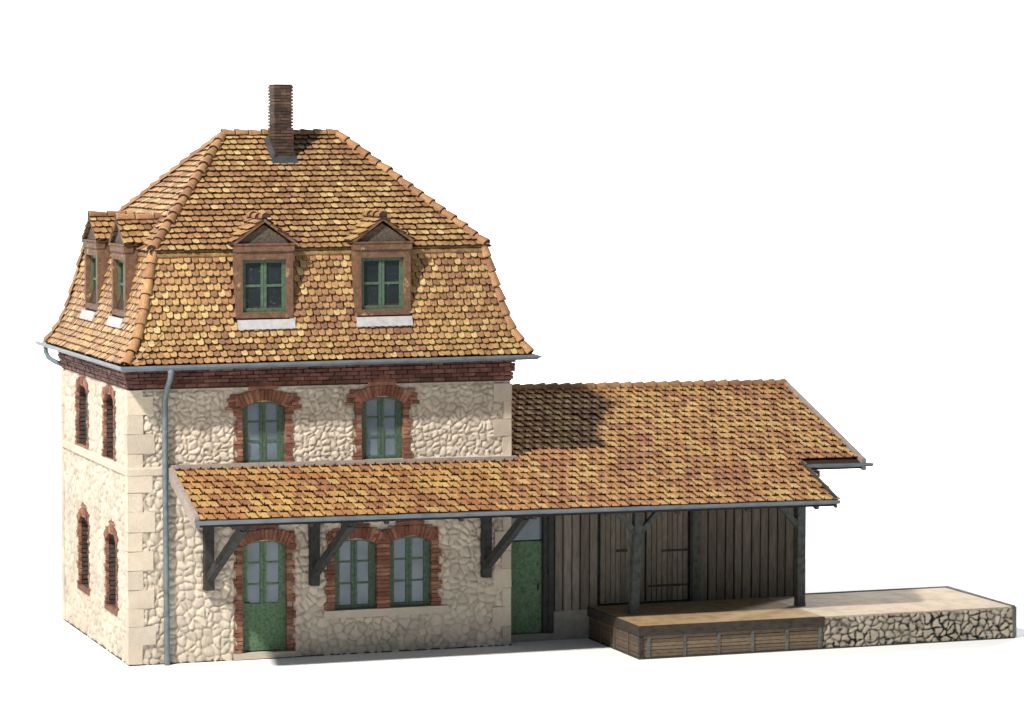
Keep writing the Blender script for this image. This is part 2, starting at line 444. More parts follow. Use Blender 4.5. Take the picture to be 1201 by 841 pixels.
def surround(fn, parent, u0, u1, z0, zs, rise, hgt, w0, w1, wide=.19, narrow=.13, peak=True, ears=.3, sill=False, extra=(), pk=1.):
    mb = MB(); jamb(mb, fn, u0, -1, z0, zs, wide, narrow, w0, w1); jamb(mb, fn, u1, 1, z0, zs, wide, narrow, w0, w1)
    arch(mb, fn, u0, u1, zs, rise, hgt, w0, w1, None, peak, ears, pk)
    if sill: mb.box((u0 - .12, w0, z0 - .1), (u1 + .12, w1 + .01, z0 - .004), 0, .006, fn)
    for e in extra: e(mb)
    n = len(mb.f)
    back = [(u0 - narrow, z0 - (.09 if sill else 0)), (u0 - .002, z0 - (.09 if sill else 0))]
    # mortar bed behind the bricks: two jamb slabs and a head slab
    mb.prism([(u0 - narrow + .015, z0), (u0 - .008, z0), (u0 - .008, zs), (u0 - narrow + .015, zs)], w0 + .01, w1 - .014, fn, 1)
    mb.prism([(u1 + .008, z0), (u1 + narrow - .015, z0), (u1 + narrow - .015, zs), (u1 + .008, zs)], w0 + .01, w1 - .014, fn, 1)
    top = [(u0 + (u1 - u0) * k / 8, arc_z(u0 + (u1 - u0) * k / 8, u0, u1, zs, rise)) for k in range(9)]
    mb.prism([(a, b + .012) for a, b in top] + [(a, b + hgt - .03) for a, b in top[::-1]], w0 + .01, w1 - .018, fn, 1)
    return mb.build('brick_surround', [M['brick'], M['mortar']], parent)

def joinery(fn, parent, name, u0, u1, z0, zs, rise, w, rows=3, panel=0., frame=.085, depth=.06, glass='glass', green='green', split=True, cols=2, label=None):
    """arched casement or half-glazed door; w = outer face of the frame"""
    mb = MB(); c = (u0 + u1) / 2; B = lambda a, b, za, zb, d0=0., d1=depth: mb.box((a, w - d1, za), (b, w - d0, zb), 0, 0, fn)
    B(u0, u0 + frame, z0, zs); B(u1 - frame, u1, z0, zs)
    k = 10; arcp = [(u0 + (u1 - u0) * i / k, arc_z(u0 + (u1 - u0) * i / k, u0, u1, zs, rise)) for i in range(k + 1)]
    ia, ib = u0 + frame * 1.5, u1 - frame * 1.5; zi = zs - .03
    inner = [(ib - (ib - ia) * i / k, zi + (arc_z(ib - (ib - ia) * i / k, u0, u1, zs, rise) - zs) * .75) for i in range(k + 1)]
    for i in range(k):
        a, b, cc, d = arcp[i], arcp[i + 1], inner[k - i - 1], inner[k - i]
        mb.prism([a, b, cc, d], w - depth, w + .002, fn)
    zp = z0 + (panel if panel else frame * .8)
    if panel: B(u0 + frame, u1 - frame, z0 + .02, zp - .02, .022, depth)
    else: B(u0 + frame, u1 - frame, z0, zp, .001, depth)
    B(u0 + frame, u0 + frame * 1.55, zp, zs, .012); B(u1 - frame * 1.55, u1 - frame, zp, zs, .012)
    if split:
        B(c - .062, c - .006, zp, zs + rise * .55, .008); B(c + .006, c + .062, zp, zs + rise * .55, .008); B(c - .006, c + .006, zp, zs + rise * .5, .02)
    else: B(c - .05, c + .05, zp, zs + rise * .5, .006)
    if panel:
        B(u0 + frame, u1 - frame, zp - .03, zp + .05, .006)
    zt = zs + rise * .6
    for r in range(1, rows):
        z = zp + (zt - zp) * r / rows
        for a, b in ((u0 + frame * 1.5, c - .06), (c + .06, u1 - frame * 1.5)): B(a, b, z - .018, z + .018, .018)
    f = mb.build(name, [M[green]], parent, label)
    g = MB(); 
    gl = [(u0 + .05, zp - .02), (u1 - .05, zp - .02)] + [(a, b - .02) for a, b in arcp[::-1] if u0 + .04 < a < u1 - .04]
    g.prism(gl, w - depth + .008, w - depth + .02, fn)
    g.build('pane', [M[glass]], f)
    return f

# ================================================================== STATION HOUSE
W, D = 8.0, 6.434
EX, EY, BX, BY = .209, .636, .557, .144
ZE, ZB, ZR, RX = 6.041, 8.283, 10.542, 2.765
RY = 3.202
YB, YE = D - BY, D + EY            # rear break and rear eave lines
tilt = lambda x, y, z: (x - 4) * .0072
tilt_t = lambda x, y, z: (x - 4) * .0072 if z > 5.7 else 0.
house = thing('station_house', (4, 3.2, 0), 'cream rubble stone station house with orange mansard roof and tall chimney', 'house')

# walls
openF = [(2.30, 3.18, 3.955, 5.09, .14), (4.79, 5.67, 3.965, 5.12, .14)]
doorF = (2.285, 3.205, .14, 2.30, .12)
dblF = [(4.215, 5.10, .925, 2.25, .12), (5.376, 6.275, .925, 2.26, .12)]
openL = [(3.86, 4.93, 4.0, 5.10, .20), (1.29, 2.25, 3.97, 5.12, .20), (3.84, 4.78, 1.0, 2.33, .20), (1.13, 2.10, .95, 2.28, .20)]
wall = MB(); at = {'joint': [], 'tone': []}
hf = [(a - .02, b + .02, c - .01, d + e * .8) for a, b, c, d, e in openF + [doorF] + dblF]
ff = [(a - .15, b + .15, c, d + e + .28) for a, b, c, d, e in openF + [doorF] + dblF] + [(-1, 9, 5.47, 9)] + [(a - .36, b + .36, d - .05, d + .3) for a, b, c, d, e in openF]
wall_grid(wall, at, F, 0, W, 0, 3.82, .018, .018, .158, .060, 11, hf, edge=.075, flat=ff)
wall_grid(wall, at, F, 0, W, 3.82, 5.72, .016, .016, .13, .056, 19, hf, edge=.062, flat=ff)
hl = [(a - .02, b + .02, c - .01, d + e * .8) for a, b, c, d, e in openL]
wall_grid(wall, at, L, 0, D, 0, 5.72, .032, .02, .20, .046, 23, hl, edge=.085, flat=[(a - .1, b + .1, c - .1, d + e + .22) for a, b, c, d, e in openL] + [(-1, 9, 5.47, 9)])
wall_grid(wall, at, lambda u, w, z: (W + w, u, z), 0, D, 0, 5.72, .08, .08, .3, .03, 31)
wall_grid(wall, at, lambda u, w, z: (u, D + w, z), 0, W, 0, 5.72, .08, .08, .3, .03, 37)
wall.build('wall', [M['rubble']], house, attrs=at, fix=False)
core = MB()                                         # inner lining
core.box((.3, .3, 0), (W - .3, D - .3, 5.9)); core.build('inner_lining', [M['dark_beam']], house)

# corner stones
def stone_block(mb, at, a, b, mi=0):
    mb.box(a, b, mi, .006); at['joint'] += [0] * 8; at['tone'] += [rnd.random()] * 8
for xc, yc, sx, sy in ((0, 0, 1, 1), (W, 0, -1, 1), (0, D, 1, -1)):
    mb = MB(); a2 = {'joint': [], 'tone': []}; z = .03; k = 0
    while z < 5.45:
        h = rnd.uniform(.36, .42); lx, ly = ((.50, .20) if k % 2 else (.25, .24))
        if xc: lx *= .72
        lx *= rnd.uniform(.9, 1.1)
        if z + h > 5.5: h = 5.5 - z
        p = .050 + rnd.uniform(-.003, .006); px_ = .012 + rnd.uniform(0, .006) if xc else p
        stone_block(mb, a2, (min(xc - sx * px_, xc + sx * lx), min(yc - sy * p, yc + sy * ly), z + .004), (max(xc - sx * px_, xc + sx * lx), max(yc - sy * p, yc + sy * ly), z + h - .004))
        z += h; k += 1
    mb.build('corner_stones', [M['ashlar']], house, attrs=a2, fix=False)
# string course (front part left of the canopy, full left side)
mb = MB(); a2 = {'joint': [], 'tone': []}
mb.sweep([(0, D, 3.80), (0, 0, 3.80), (W, 0, 3.80)], [(.0, -.02), (.062, .0), (.066, .12), (.05, .165), (0, .17)], side=1)
a2['joint'] = [0] * len(mb.v); a2['tone'] = [.7] * len(mb.v)
mb.build('string_course', [M['ashlar']], house, attrs=a2)
# sills and thresholds
mb = MB(); mb.box((3.98, -.095, .76), (6.62, .1, .915), 0, .006)
mb2 = {'joint': [0] * 8, 'tone': [.4] * 8}; mb.build('window_sill', [M['ashlar']], house, attrs=mb2, fix=False)
mb = MB(); mb.box((2.1, -.085, .02), (3.42, .1, .135), 0, .006)
mb.build('doorstep', [M['ashlar']], house, attrs=mb2, fix=False)
# dark base edge
mb = MB(); mb.sweep([(0, D, 0), (0, 0, 0), (W, 0, 0), (W, D, 0)], [(0, .0), (.035, .0), (.035, .022), (0, .022)], True, side=1)
mb.build('base_edge', [M['base']], house)

# brick cornice under the eaves
mb = MB()
courses = [(5.53, .05), (5.61, .056), (5.69, .08), (5.77, .088), (5.85, .09), (5.93, .09)]
for i, (z, pr) in enumerate(courses):
    for fn, ln in ((F, W), (L, D), (lambda u, w, z_: (W + w, u, z_), D), (lambda u, w, z_: (u, D + w, z_), W)):
        u = -pr + (0 if i % 2 else .12)
        mb.box((-pr, .0, z + .006), (u - .006, pr, z + .078), 0, .003, fn) if u > -pr + .02 else None
        while u < ln + pr - .03:
            v_ = min(u + .26, ln + pr)
            mb.box((u + .009, .0, z + .006), (v_ - .009, pr + rnd.uniform(-.012, .012), z + .070), 0, .004, fn); u += .26
for fn, ln in ((F, W), (L, D)):
    mb.box((-.02, 0, 5.5), (ln + .02, .022, 6.0), 1, 0, fn)
mb.build('brick_cornice', [M['dark_brick'], M['deck']], house, zfn=tilt_t)

# windows and door of the front
for k, (a, b, c, d, e) in enumerate(openF):
    f = joinery(F, house, 'window', a, b, c, d, e, -.055, 3, label='upper floor green casement with six panes')
    surround(F, house, a, b, c, d, e, .235, -.16, .058, .175, .125, ears=.33)
door = joinery(F, house, 'door', *doorF, -.055, 3, panel=.93, label='green half glazed door with arched top', green='green_light')
mb = MB(); mb.tube([(2.36, .02, 1.16), (2.36, -.02, 1.16), (2.44, -.02, 1.16)], .016, 6); mb.build('handle', [M['iron']], door)
surround(F, house, *doorF, .235, -.16, .058, .175, .125, ears=.2)
for a, b, c, d, e in dblF:
    joinery(F, house, 'window', a, b, c, d, e, -.055, 3, label='ground floor green casement with six panes')
mb = MB()
jamb(mb, F, dblF[0][0], -1, .925, 2.25, .22, .15, -.16, .058); jamb(mb, F, dblF[1][1], 1, .925, 2.26, .22, .15, -.16, .058)
z = .925
while z < 2.25:
    mb.box((5.102, .16, z + .007), (5.374, -.075 + rnd.uniform(-.01, .01), z + .075), 0, .004); z += .082
for a, b, c, d, e in dblF: arch(mb, F, a, b, d, e, .235, -.16, .058, None, True, .16)
mb.box((4.08, .14, .93), (4.20, -.03, 2.25), 1); mb.box((5.12, .14, .93), (5.36, -.045, 2.25), 1); mb.box((6.29, .14, .93), (6.41, -.03, 2.25), 1)
for a, b, c, d, e in dblF: mb.box((a - .02, .14, d + e + .02), (b + .02, -.04, d + e + .2), 1)
mb.build('brick_surround', [M['brick'], M['mortar']], house, fix=False)
# left side windows: deep reveals
for k, (a, b, c, d, e) in enumerate(openL):
    joinery(L, house, 'window', a, b, c, d, e, -.17, 3, label='narrow green window in a deep brick reveal on the side wall')
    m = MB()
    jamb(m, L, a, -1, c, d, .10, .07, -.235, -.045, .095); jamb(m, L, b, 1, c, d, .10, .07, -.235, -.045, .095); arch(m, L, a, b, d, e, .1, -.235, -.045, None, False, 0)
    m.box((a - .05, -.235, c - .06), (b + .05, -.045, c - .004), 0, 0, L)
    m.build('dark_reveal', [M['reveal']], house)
    surround(L, house, a, b, c, d, e, .17, -.04, .03, .15, .09, peak=True, ears=.09, sill=True, pk=.55)

# gutter of the mansard
def gutter_prof(r, t=.014, n=8, lip=.02):
    out = [(r * math.cos(math.pi + math.pi * i / n), r * math.sin(math.pi + math.pi * i / n)) for i in range(n + 1)]
    inn = [((r - t) * math.cos(2 * math.pi - math.pi * i / n), (r - t) * math.sin(2 * math.pi - math.pi * i / n)) for i in range(n + 1)]
    return [(-r, lip)] + out + [(r, lip), (r - t, lip)] + inn + [(-r + t, lip)]
GZ = 6.03
mb = MB()
mb.sweep([(-EX - .04, YE + .75, GZ), (-EX - .04, -EY - .04, GZ), (W + EX + .13, -EY - .04, GZ)], gutter_prof(.088), sm=False, side=1)
# tapered spout end at the right and a closing plate at the left
mb.tube([(W + EX + .12, -EY - .04, GZ - .045), (W + EX + .24, -EY - .04, GZ - .02)], [.045, .012], 8)
mb.build('gutter', [M['zinc']], house, zfn=tilt)
mb = MB(); mb.sweep([(W + EX + .04, -EY + .1, GZ), (W + EX + .04, YE + .04, GZ), (-EX, YE + .04, GZ)], gutter_prof(.088), side=1)
mb.build('gutter', [M['zinc']], house, zfn=tilt)
# downpipes
mb = MB(); x = .685
mb.tube([(x, -EY - .04, 5.98), (x, -EY - .04, 5.86), (x, -EY + .03, 5.76), (x, -.30, 5.50), (x, -.20, 5.40), (x, -.16, 5.28), (x, -.15, 4.0), (x + .01, -.15, 2.0), (x + .02, -.15, 0.0)], .058, 12)
mb.tube([(x, -EY - .04, 5.985), (x, -EY - .04, 5.87)], .072, 12)
for z in (4.9, 2.9, 1.0): mb.tube([(x, -.15, z), (x, -.15, z + .05)], .066, 12); mb.box((x - .02, -.15, z), (x + .02, 0.05, z + .04))
mb.build('downpipe', [M['pipe']], house)
mb = MB(); mb.tube([(-.25, 7.1, 5.97), (-.25, 7.05, 5.82), (-.23, 6.85, 5.70), (-.12, 6.62, 5.62), (.15, 6.60, 5.5), (.25, 6.60, 5.3), (.25, 6.60, 0)], .055, 10)
mb.build('downpipe', [M['pipe']], house)

# roof: flared lower slopes and upper hip
FL = [(0, 1.), (.18, .66), (.40, .43), (1., 0.)]      # (height fraction, outward fraction), bottom to top
def ring(o, h, dz=0.):
    x0, x1 = BX - o * (BX + EX), W - BX + o * (BX + EX); y0, y1 = BY - o * (BY + EY), YB + o * (BY + EY)
    z = ZE + (ZB - ZE) * h + dz
    return [V((x0, y0, z)), V((x1, y0, z)), V((x1, y1, z)), V((x0, y1, z))]
roof = MB()
rings = [ring(f, h, -.035) for h, f in FL] + [[V((BX, BY, ZB)), V((W - BX, BY, ZB)), V((W - BX, YB, ZB)), V((BX, YB, ZB))]]
rings.insert(0, [V((.1, .1, ZE - .02)), V((W - .1, .1, ZE - .02)), V((W - .1, D - .1, ZE - .02)), V((.1, D - .1, ZE - .02))])
vs = [p for R in rings for p in R]; fs = []
for i in range(len(rings) - 1):
    for k in range(4): fs.append((i * 4 + k, i * 4 + (k + 1) % 4, (i + 1) * 4 + (k + 1) % 4, (i + 1) * 4 + k))
fs.append((0, 1, 2, 3)); n = len(vs)
vs += [V((RX, RY, ZR - .03)), V((W - RX, RY, ZR - .03))]; t = n - 4
fs += [(t, t + 1, n + 1, n), (t + 1, t + 2, n + 1), (t + 2, t + 3, n, n + 1), (t + 3, t, n)]
roof.add(vs, fs, 1)
# dormer boxes, used to leave the tiles out
dormF = [(2.12, 3.30), (4.585, 5.765)]
dormL = [(1.13, 2.40), (3.74, 5.02)]
def hip_plane(p, d, keep):
    n = V((d[1], -d[0], 0)).normalized()
    if n.dot(V(keep) - V(p)) > 0: n = -n
    return (V(p), n)
def face_tiles(kind):
    cx, cy = W / 2, D / 2
    if kind == 'front': O, U, out, u1 = V((0, 0, 0)), V((1, 0, 0)), V((0, -1, .3)), W; pr = lambda o, h: V((0, BY - o * (BY + EY), ZE + (ZB - ZE) * h)); top = V((0, RY, ZR)); brk = V((0, BY, ZB)); bot = V((0, -EY, 0))
    if kind == 'back': O, U, out, u1 = V((0, 0, 0)), V((1, 0, 0)), V((0, 1, .3)), W; pr = lambda o, h: V((0, YB + o * (BY + EY), ZE + (ZB - ZE) * h)); top = V((0, RY, ZR)); brk = V((0, YB, ZB))
    if kind == 'left': O, U, out, u1 = V((0, 0, 0)), V((0, 1, 0)), V((-1, 0, .3)), D; pr = lambda o, h: V((BX - o * (BX + EX), 0, ZE + (ZB - ZE) * h)); top = V((RX, 0, ZR)); brk = V((BX, 0, ZB))
    if kind == 'right': O, U, out, u1 = V((0, 0, 0)), V((0, 1, 0)), V((1, 0, .3)), D; pr = lambda o, h: V((W - BX + o * (BX + EX), 0, ZE + (ZB - ZE) * h)); top = V((W - RX, 0, ZR)); brk = V((W - BX, 0, ZB))
    mid = {'front': V((cx, -1, 0)), 'back': V((cx, D + 1, 0)), 'left': V((-1, cy, 0)), 'right': V((W + 1, cy, 0))}[kind]
    cor = {'fl': (V((BX, BY, 0)), V((-EX, -EY, 0)), V((RX, RY, 0))), 'fr': (V((W - BX, BY, 0)), V((W + EX, -EY, 0)), V((W - RX, RY, 0))),
           'bl': (V((BX, YB, 0)), V((-EX, YE, 0)), V((RX, RY, 0))), 'br': (V((W - BX, YB, 0)), V((W + EX, YE, 0)), V((W - RX, RY, 0)))}
    use = {'front': ('fl', 'fr'), 'back': ('bl', 'br'), 'left': ('fl', 'bl'), 'right': ('fr', 'br')}[kind]
    inner = {'front': V((cx, -.1, 0)), 'back': V((cx, D + .1, 0)), 'left': V((.0, cy, 0)), 'right': V((W, cy, 0))}[kind]
    lo = [hip_plane(cor[c][0], cor[c][1] - cor[c][0], inner) for c in use]
    hi = [hip_plane(cor[c][0], cor[c][2] - cor[c][0], inner) for c in use]
    dm = dormF if kind == 'front' else dormL if kind == 'left' else []
    def sk(u, t, p): return t > .33 and any(a + .02 < u < b - .02 for a, b in dm)
    def sk2(u, t, p): return t < .22 and any((a + b) / 2 - .45 * (1 - t / .25) < u < (a + b) / 2 + .45 * (1 - t / .25) for a, b in dm) or (kind == 'front' and 3.62 < u < 4.12 and p.z > 9.93)
    tile_field(roof, O, U, [pr(f, h) for h, f in FL], -1, u1 + 1, .143, 17, beaver, lo, sk, out)
    d = (top - brk).normalized()
    tile_field(roof, O, U, [brk - d * .15 + V((0, 0, .05)), top + V((0, 0, .0))], -1, u1 + 1, .150, 21, beaver, hi, sk2, out)
for kd in ('front', 'left', 'right', 'back'): face_tiles(kd)
roof = roof.build('roof', [M['plain_tile'], M['deck']], house, 'orange and ochre mansard roof of round ended clay tiles', zfn=tilt)
# moulding under the upper slope
mb = MB(); mb.sweep([(BX, BY, ZB - .11), (W - BX, BY, ZB - .11), (W - BX, YB, ZB - .11), (BX, YB, ZB - .11)], [(-.06, -.05), (.075, -.05), (.10, -.02), (.10, .035), (.06, .05), (.06, .085), (-.06, .085)], True, side=1)
mb.build('cornice_moulding', [M['ochre_wood']], roof, zfn=tilt)
# hip and ridge caps
for sx, sy in ((0, 0), (1, 0), (0, 1), (1, 1)):
    mb = MB()
    q = lambda x, y, z: V((x if not sx else W - x, y if not sy else D - y, z))
    rg = [q(BX - f * (BX + EX), BY - f * (BY + EY), ZE + (ZB - ZE) * h + .025) for h, f in FL]
    caps(mb, rg, .105, .30, cut=190)
    top = V((RX if not sx else W - RX, RY, ZR + .02)); b0 = q(BX - .06, BY - .08, ZB + .0)
    caps(mb, [b0, top], .105, .32, cut=190)
    mb.build('hip_caps', [M['ridge_tile'], M['deck']], roof, zfn=tilt)
mb = MB(); caps(mb, [(RX - .05, RY, ZR + .03), (W - RX + .05, RY, ZR + .03)], .10, .30, cut=190)
mb.build('ridge_caps', [M['ridge_tile'], M['deck']], roof, zfn=tilt)
# a pale loose wire at the left hip
mb = MB(); mb.tube([(-.10, -.70, 6.07), (.05, -.66, 6.2), (.28, -.58, 6.45), (.48, -.42, 6.78)], .008, 6)
mb.build('loose_wire', [M['thread']], roof)

# chimney
CX0, CX1, CY0, CY1 = 3.665, 4.075, 2.46, 2.98
mb = MB(); z = 9.85; i = 0
while z < 11.56:
    o = .004 if i % 2 else -.004
    o = .003 * (i % 2)
    for p, q in ([(CX0, CX0 + .13), (CX0 + .138, CX1)] if i % 2 else [(CX0, CX0 + .26), (CX0 + .268, CX1)]):
        mb.box((p - (o if p == CX0 else 0), CY0 - o, z + .006), (q + (o if q == CX1 else 0), CY1 + o, z + .060), 0, .004)
    z += .066; i += 1
mb.box((CX0 + .03, CY0 + .03, 9.6), (CX1 - .03, CY1 - .03, 11.56), 1)
mb.box((CX0 + .02, CY0 + .02, 11.5), (CX1 - .02, CY1 - .02, 11.60), 1)
chim = mb.build('chimney', [M['chimney_brick'], M['deck']], house, 'tall slim chimney of sooty brown brick')
mb = MB()
sl = (ZR - ZB) / (RY - BY); zz = lambda y: ZB + (y - BY) * sl
mb.hexa([(CX0 - .07, CY0 - .17, zz(CY0 - .17) + .045), (CX1 + .07, CY0 - .17, zz(CY0 - .17) + .045), (CX1 + .07, CY0 + .02, zz(CY0) + .05), (CX0 - .07, CY0 + .02, zz(CY0) + .05),
         (CX0 - .07, CY0 - .17, zz(CY0 - .17) + .07), (CX1 + .07, CY0 - .17, zz(CY0 - .17) + .07), (CX1 + .03, CY0 - .01, zz(CY0) + .12), (CX0 - .03, CY0 - .01, zz(CY0) + .12)])
for s, x in ((-1, CX0), (1, CX1)):
    mb.hexa([(x + s * .09, CY0 - .05, zz(CY0 - .05) + .03), (x - s * .01, CY0 - .05, zz(CY0 - .05) + .03), (x - s * .01, CY1, zz(CY1) + .03), (x + s * .09, CY1, zz(CY1) + .03),
             (x + s * .08, CY0 - .05, zz(CY0 - .05) + .08), (x - s * .01, CY0 - .05, zz(CY0) + .17), (x - s * .01, CY1, zz(CY1) + .17), (x + s * .08, CY1, zz(CY1) + .08)])
mb.build('flashing', [M['lead']], chim)

# dormers
def dormer(fn, ua, ub, wf, z0, zt, slope_w, label, wi=.14, back=1.0, zshift=0.):
    """ua-ub outer frame, wf = face plane (outward), z0 bottom, zt eaves of the little gable"""
    c = (ua + ub) / 2; hw = (ub - ua) / 2; za = zt + .45
    zf = lambda x, y, z: tilt(x, y, z)
    m = MB(); B = lambda a, b, w0, w1, s, t_, mi=0, j=0.: m.box((a, w0, s), (b, w1, t_), mi, j, fn)
    B(ua, ua + wi, wf - .24, wf, z0, zt - .14); B(ub - wi, ub, wf - .24, wf, z0, zt - .14)
    B(ua + wi, ub - wi, wf - .14, wf - .004, z0, z0 + .12); B(ua + wi, ub - wi, wf - .14, wf - .004, zt - .30, zt - .142)
    B(ua - .02, ub + .02, wf - .16, wf + .03, zt - .138, zt - .01)
    B(ua - .03, ub + .03, wf - .16, wf + .05, zt - .008, zt + .022)
    # cheeks running back into the roof
    B(ua + .015, ua + .07, wf - back, wf - .141, z0, zt - .03); B(ub - .07, ub - .015, wf - back, wf - .141, z0, zt - .03)
    dm = m.build('dormer', [M['brown_wood']], house, label, zfn=zf)
    g = MB(); g.prism([(c - hw + .02, zt + .024), (c + hw - .02, zt + .024), (c, za - .06)], wf - .12, wf - .045, fn)
    g.build('gable_panel', [M['gable']], dm, zfn=zf)
    g = MB()
    for s in (-1, 1):
        e0 = (c + s * (hw + .03), zt + .0); e1 = (c, za)
        dx, dz = e1[0] - e0[0], e1[1] - e0[1]; ln = math.hypot(dx, dz); nx, nz = -dz / ln * s * -1, dx / ln * s * -1
        if nz < 0: nx, nz = -nx, -nz
        g.prism([e0, e1, (e1[0], e1[1] + .06), (e0[0] + nx * .055, e0[1] + nz * .055)], wf - .05, wf + .035, fn)
    g.build('bargeboard', [M['brown_wood']], dm, zfn=zf)
    g = MB()
    for s in (-1, 1):
        e0 = V(fn(c + s * (hw + .05), 0, zt - .01)); e1 = V(fn(c, 0, za + .03)); wv = V(fn(0, 1, 0)); up = V((0, 0, 1))
        g.hexa([e0 + wv * (wf - back), e0 + wv * wf, e1 + wv * wf, e1 + wv * (wf - back)] + [p + up * .03 for p in (e0 + wv * (wf - back), e0 + wv * wf, e1 + wv * wf, e1 + wv * (wf - back))], 1)
        d = (e1 - e0)
        tile_field(g, V((0, 0, 0)), wv, [e0 + up * .03, e1 + up * .03], wf - back, wf, .15, 4, beaver, [(e0 + wv * (wf + .045), wv), (e0 + wv * (wf - back), -wv)], None, V((0, 0, 1)))
    e1 = V(fn(c, 0, za + .09)); wv = V(fn(0, 1, 0))
    caps(g, [e1 + wv * (wf + .06), e1 + wv * (wf - back)], .085, .40, cut=200, mi=2)
    g.build('dormer_roof', [M['plain_tile'], M['deck'], M['ridge_tile']], dm, zfn=zf)
    # window
    a, b, s0, s1 = ua + wi, ub - wi, z0 + .12, zt - .30; wd = wf - (.075 if fn is F else .11); m = MB()
    q = .075
    for (u0, u1, y0, y1, dd) in ((a, a + q, s0, s1, 0), (b - q, b, s0, s1, 0), (a + q, b - q, s0, s0 + q, .002), (a + q, b - q, s1 - q * .9, s1, .002), (c - .058, c - .004, s0 + q, s1 - q, .006), (c + .004, c + .058, s0 + q, s1 - q, .006),
                                 (a + q, c - .058, (s0 + s1) / 2 - .025, (s0 + s1) / 2 + .025, .012), (c + .058, b - q, (s0 + s1) / 2 - .025, (s0 + s1) / 2 + .025, .012)):
        m.box((u0, wd - .05, y0), (u1, wd - dd, y1), 0, 0, fn)
    m.box((c - .003, wd - .05, s0 + q), (c + .003, wd - .03, s1 - q), 0, 0, fn)
    m.build('window_frame', [M['green']], dm, zfn=zf)
    m = MB(); m.box((a + .01, wd - .048, s0 + .01), (b - .01, wd - .036, s1 - .01), 0, 0, fn); m.build('pane', [M['dark_glass']], dm, zfn=zf)
    # pale apron lying on the tiles below
    m = MB(); o = slope_w
    m.hexa([fn(ua + .02, o[0] - .02, z0 - .21), fn(ub + .02, o[0] - .02, z0 - .21), fn(ub + .02, o[1] - .02, z0 - .03), fn(ua + .02, o[1] - .02, z0 - .03),
            fn(ua + .02, o[0] + .015, z0 - .215), fn(ub + .02, o[0] + .015, z0 - .215), fn(ub + .02, o[1] + .015, z0 - .03), fn(ua + .02, o[1] + .015, z0 - .03)])
    m.build('lead_apron', [M['apron']], dm, zfn=zf)
    return dm
def wout(z, front):     # outward position of the lower slope at height z
    h = (z - ZE) / (ZB - ZE)
    for i in range(len(FL) - 1):
        if FL[i][0] <= h <= FL[i + 1][0]:
            t = (h - FL[i][0]) / (FL[i + 1][0] - FL[i][0]); o = FL[i][1] + (FL[i + 1][1] - FL[i][1]) * t; break
    return (-BY + o * (BY + EY)) if front else (-BX + o * (BX + EX))
for k, (a, b) in enumerate(dormF):
    z0 = 6.905; dormer(F, a, b, .245, z0, 8.37, (wout(z0 - .21, True) + .055, wout(z0 - .03, True) + .055), None, back=1.25)
for k, (a, b) in enumerate(dormL):
    z0 = 6.90; dormer(L, a, b, -.19, z0, 8.34, (wout(z0 - .21, False) + .055, wout(z0 - .03, False) + .055), None, back=1.15)

# ================================================================== GOODS SHED with canopy
shed = thing('goods_shed', (8.9, .336, 0), 'low dark boarded goods shed whose orange tiled roof runs out as a long canopy', 'shed')
ZC, SL = 3.872, .34
rz = lambda y: ZC + SL * y
stilt = lambda x, y, z: -(x - 8) * .0062 if z > 2.3 else 0.
XL, XR, XS, YC, YEV, YRG = .795, 14.32, 15.79, -2.285, -.60, 3.436
ZRG = rz(YRG)
roof = MB()
th = .11
def slab(x0, x1, y0, y1, top=lambda y: rz(y) - .03, t=th):
    roof.hexa([(x0, y0, top(y0) - t), (x1, y0, top(y0) - t), (x1, y1, top(y1) - t), (x0, y1, top(y1) - t), (x0, y0, top(y0)), (x1, y0, top(y0)), (x1, y1, top(y1)), (x0, y1, top(y1))], 1)
slab(XL, W, YC, -.004); slab(W, XR, YC, YEV); slab(W + .004, XS, YEV, YRG)
yb = 2 * YRG - YEV
slab(W + .004, XS, YRG, yb, lambda y: rz(2 * YRG - y) - .03)
d = V((0, 1, SL)).normalized()
n_all = 21; total = (V((0, YRG, ZRG)) - V((0, YC, rz(YC)))).length; rl = total / n_all
wt = .214
tile_field(roof, (0, 0, 0), (1, 0, 0), [V((0, YC - .03, rz(YC) - .01)), V((0, YRG, ZRG))], XL, XS, wt, n_all, ribbed,
           [(V((XL + .05, 0, 0)), V((-1, 0, 0))), (V((XS - .05, 0, 0)), V((1, 0, 0)))],
           lambda u, t, p: (p.y < YEV - .02 and u > XR + .05) or (u < W + .02 and p.y > -.05) , th=.03, lift=.042, over=1.12)
tile_field(roof, (0, 0, 0), (1, 0, 0), [V((0, yb, rz(YEV) - .01)), V((0, YRG, ZRG))], W, XS, wt, 14, ribbed,
           [(V((W + .02, 0, 0)), V((-1, 0, 0))), (V((XS - .05, 0, 0)), V((1, 0, 0)))], None, th=.03, lift=.042, over=1.12)
sroof = roof.build('roof', [M['rib_tile'], M['deck']], shed, 'long sloping roof of interlocking ribbed orange tiles', zfn=stilt)
mb = MB(); caps(mb, [(XS + .02, YRG, ZRG + .01), (W + .02, YRG, ZRG + .01)], .105, .285, cut=190)
mb.build('ridge_caps', [M['ridge_tile'], M['deck']], sroof, zfn=stilt)
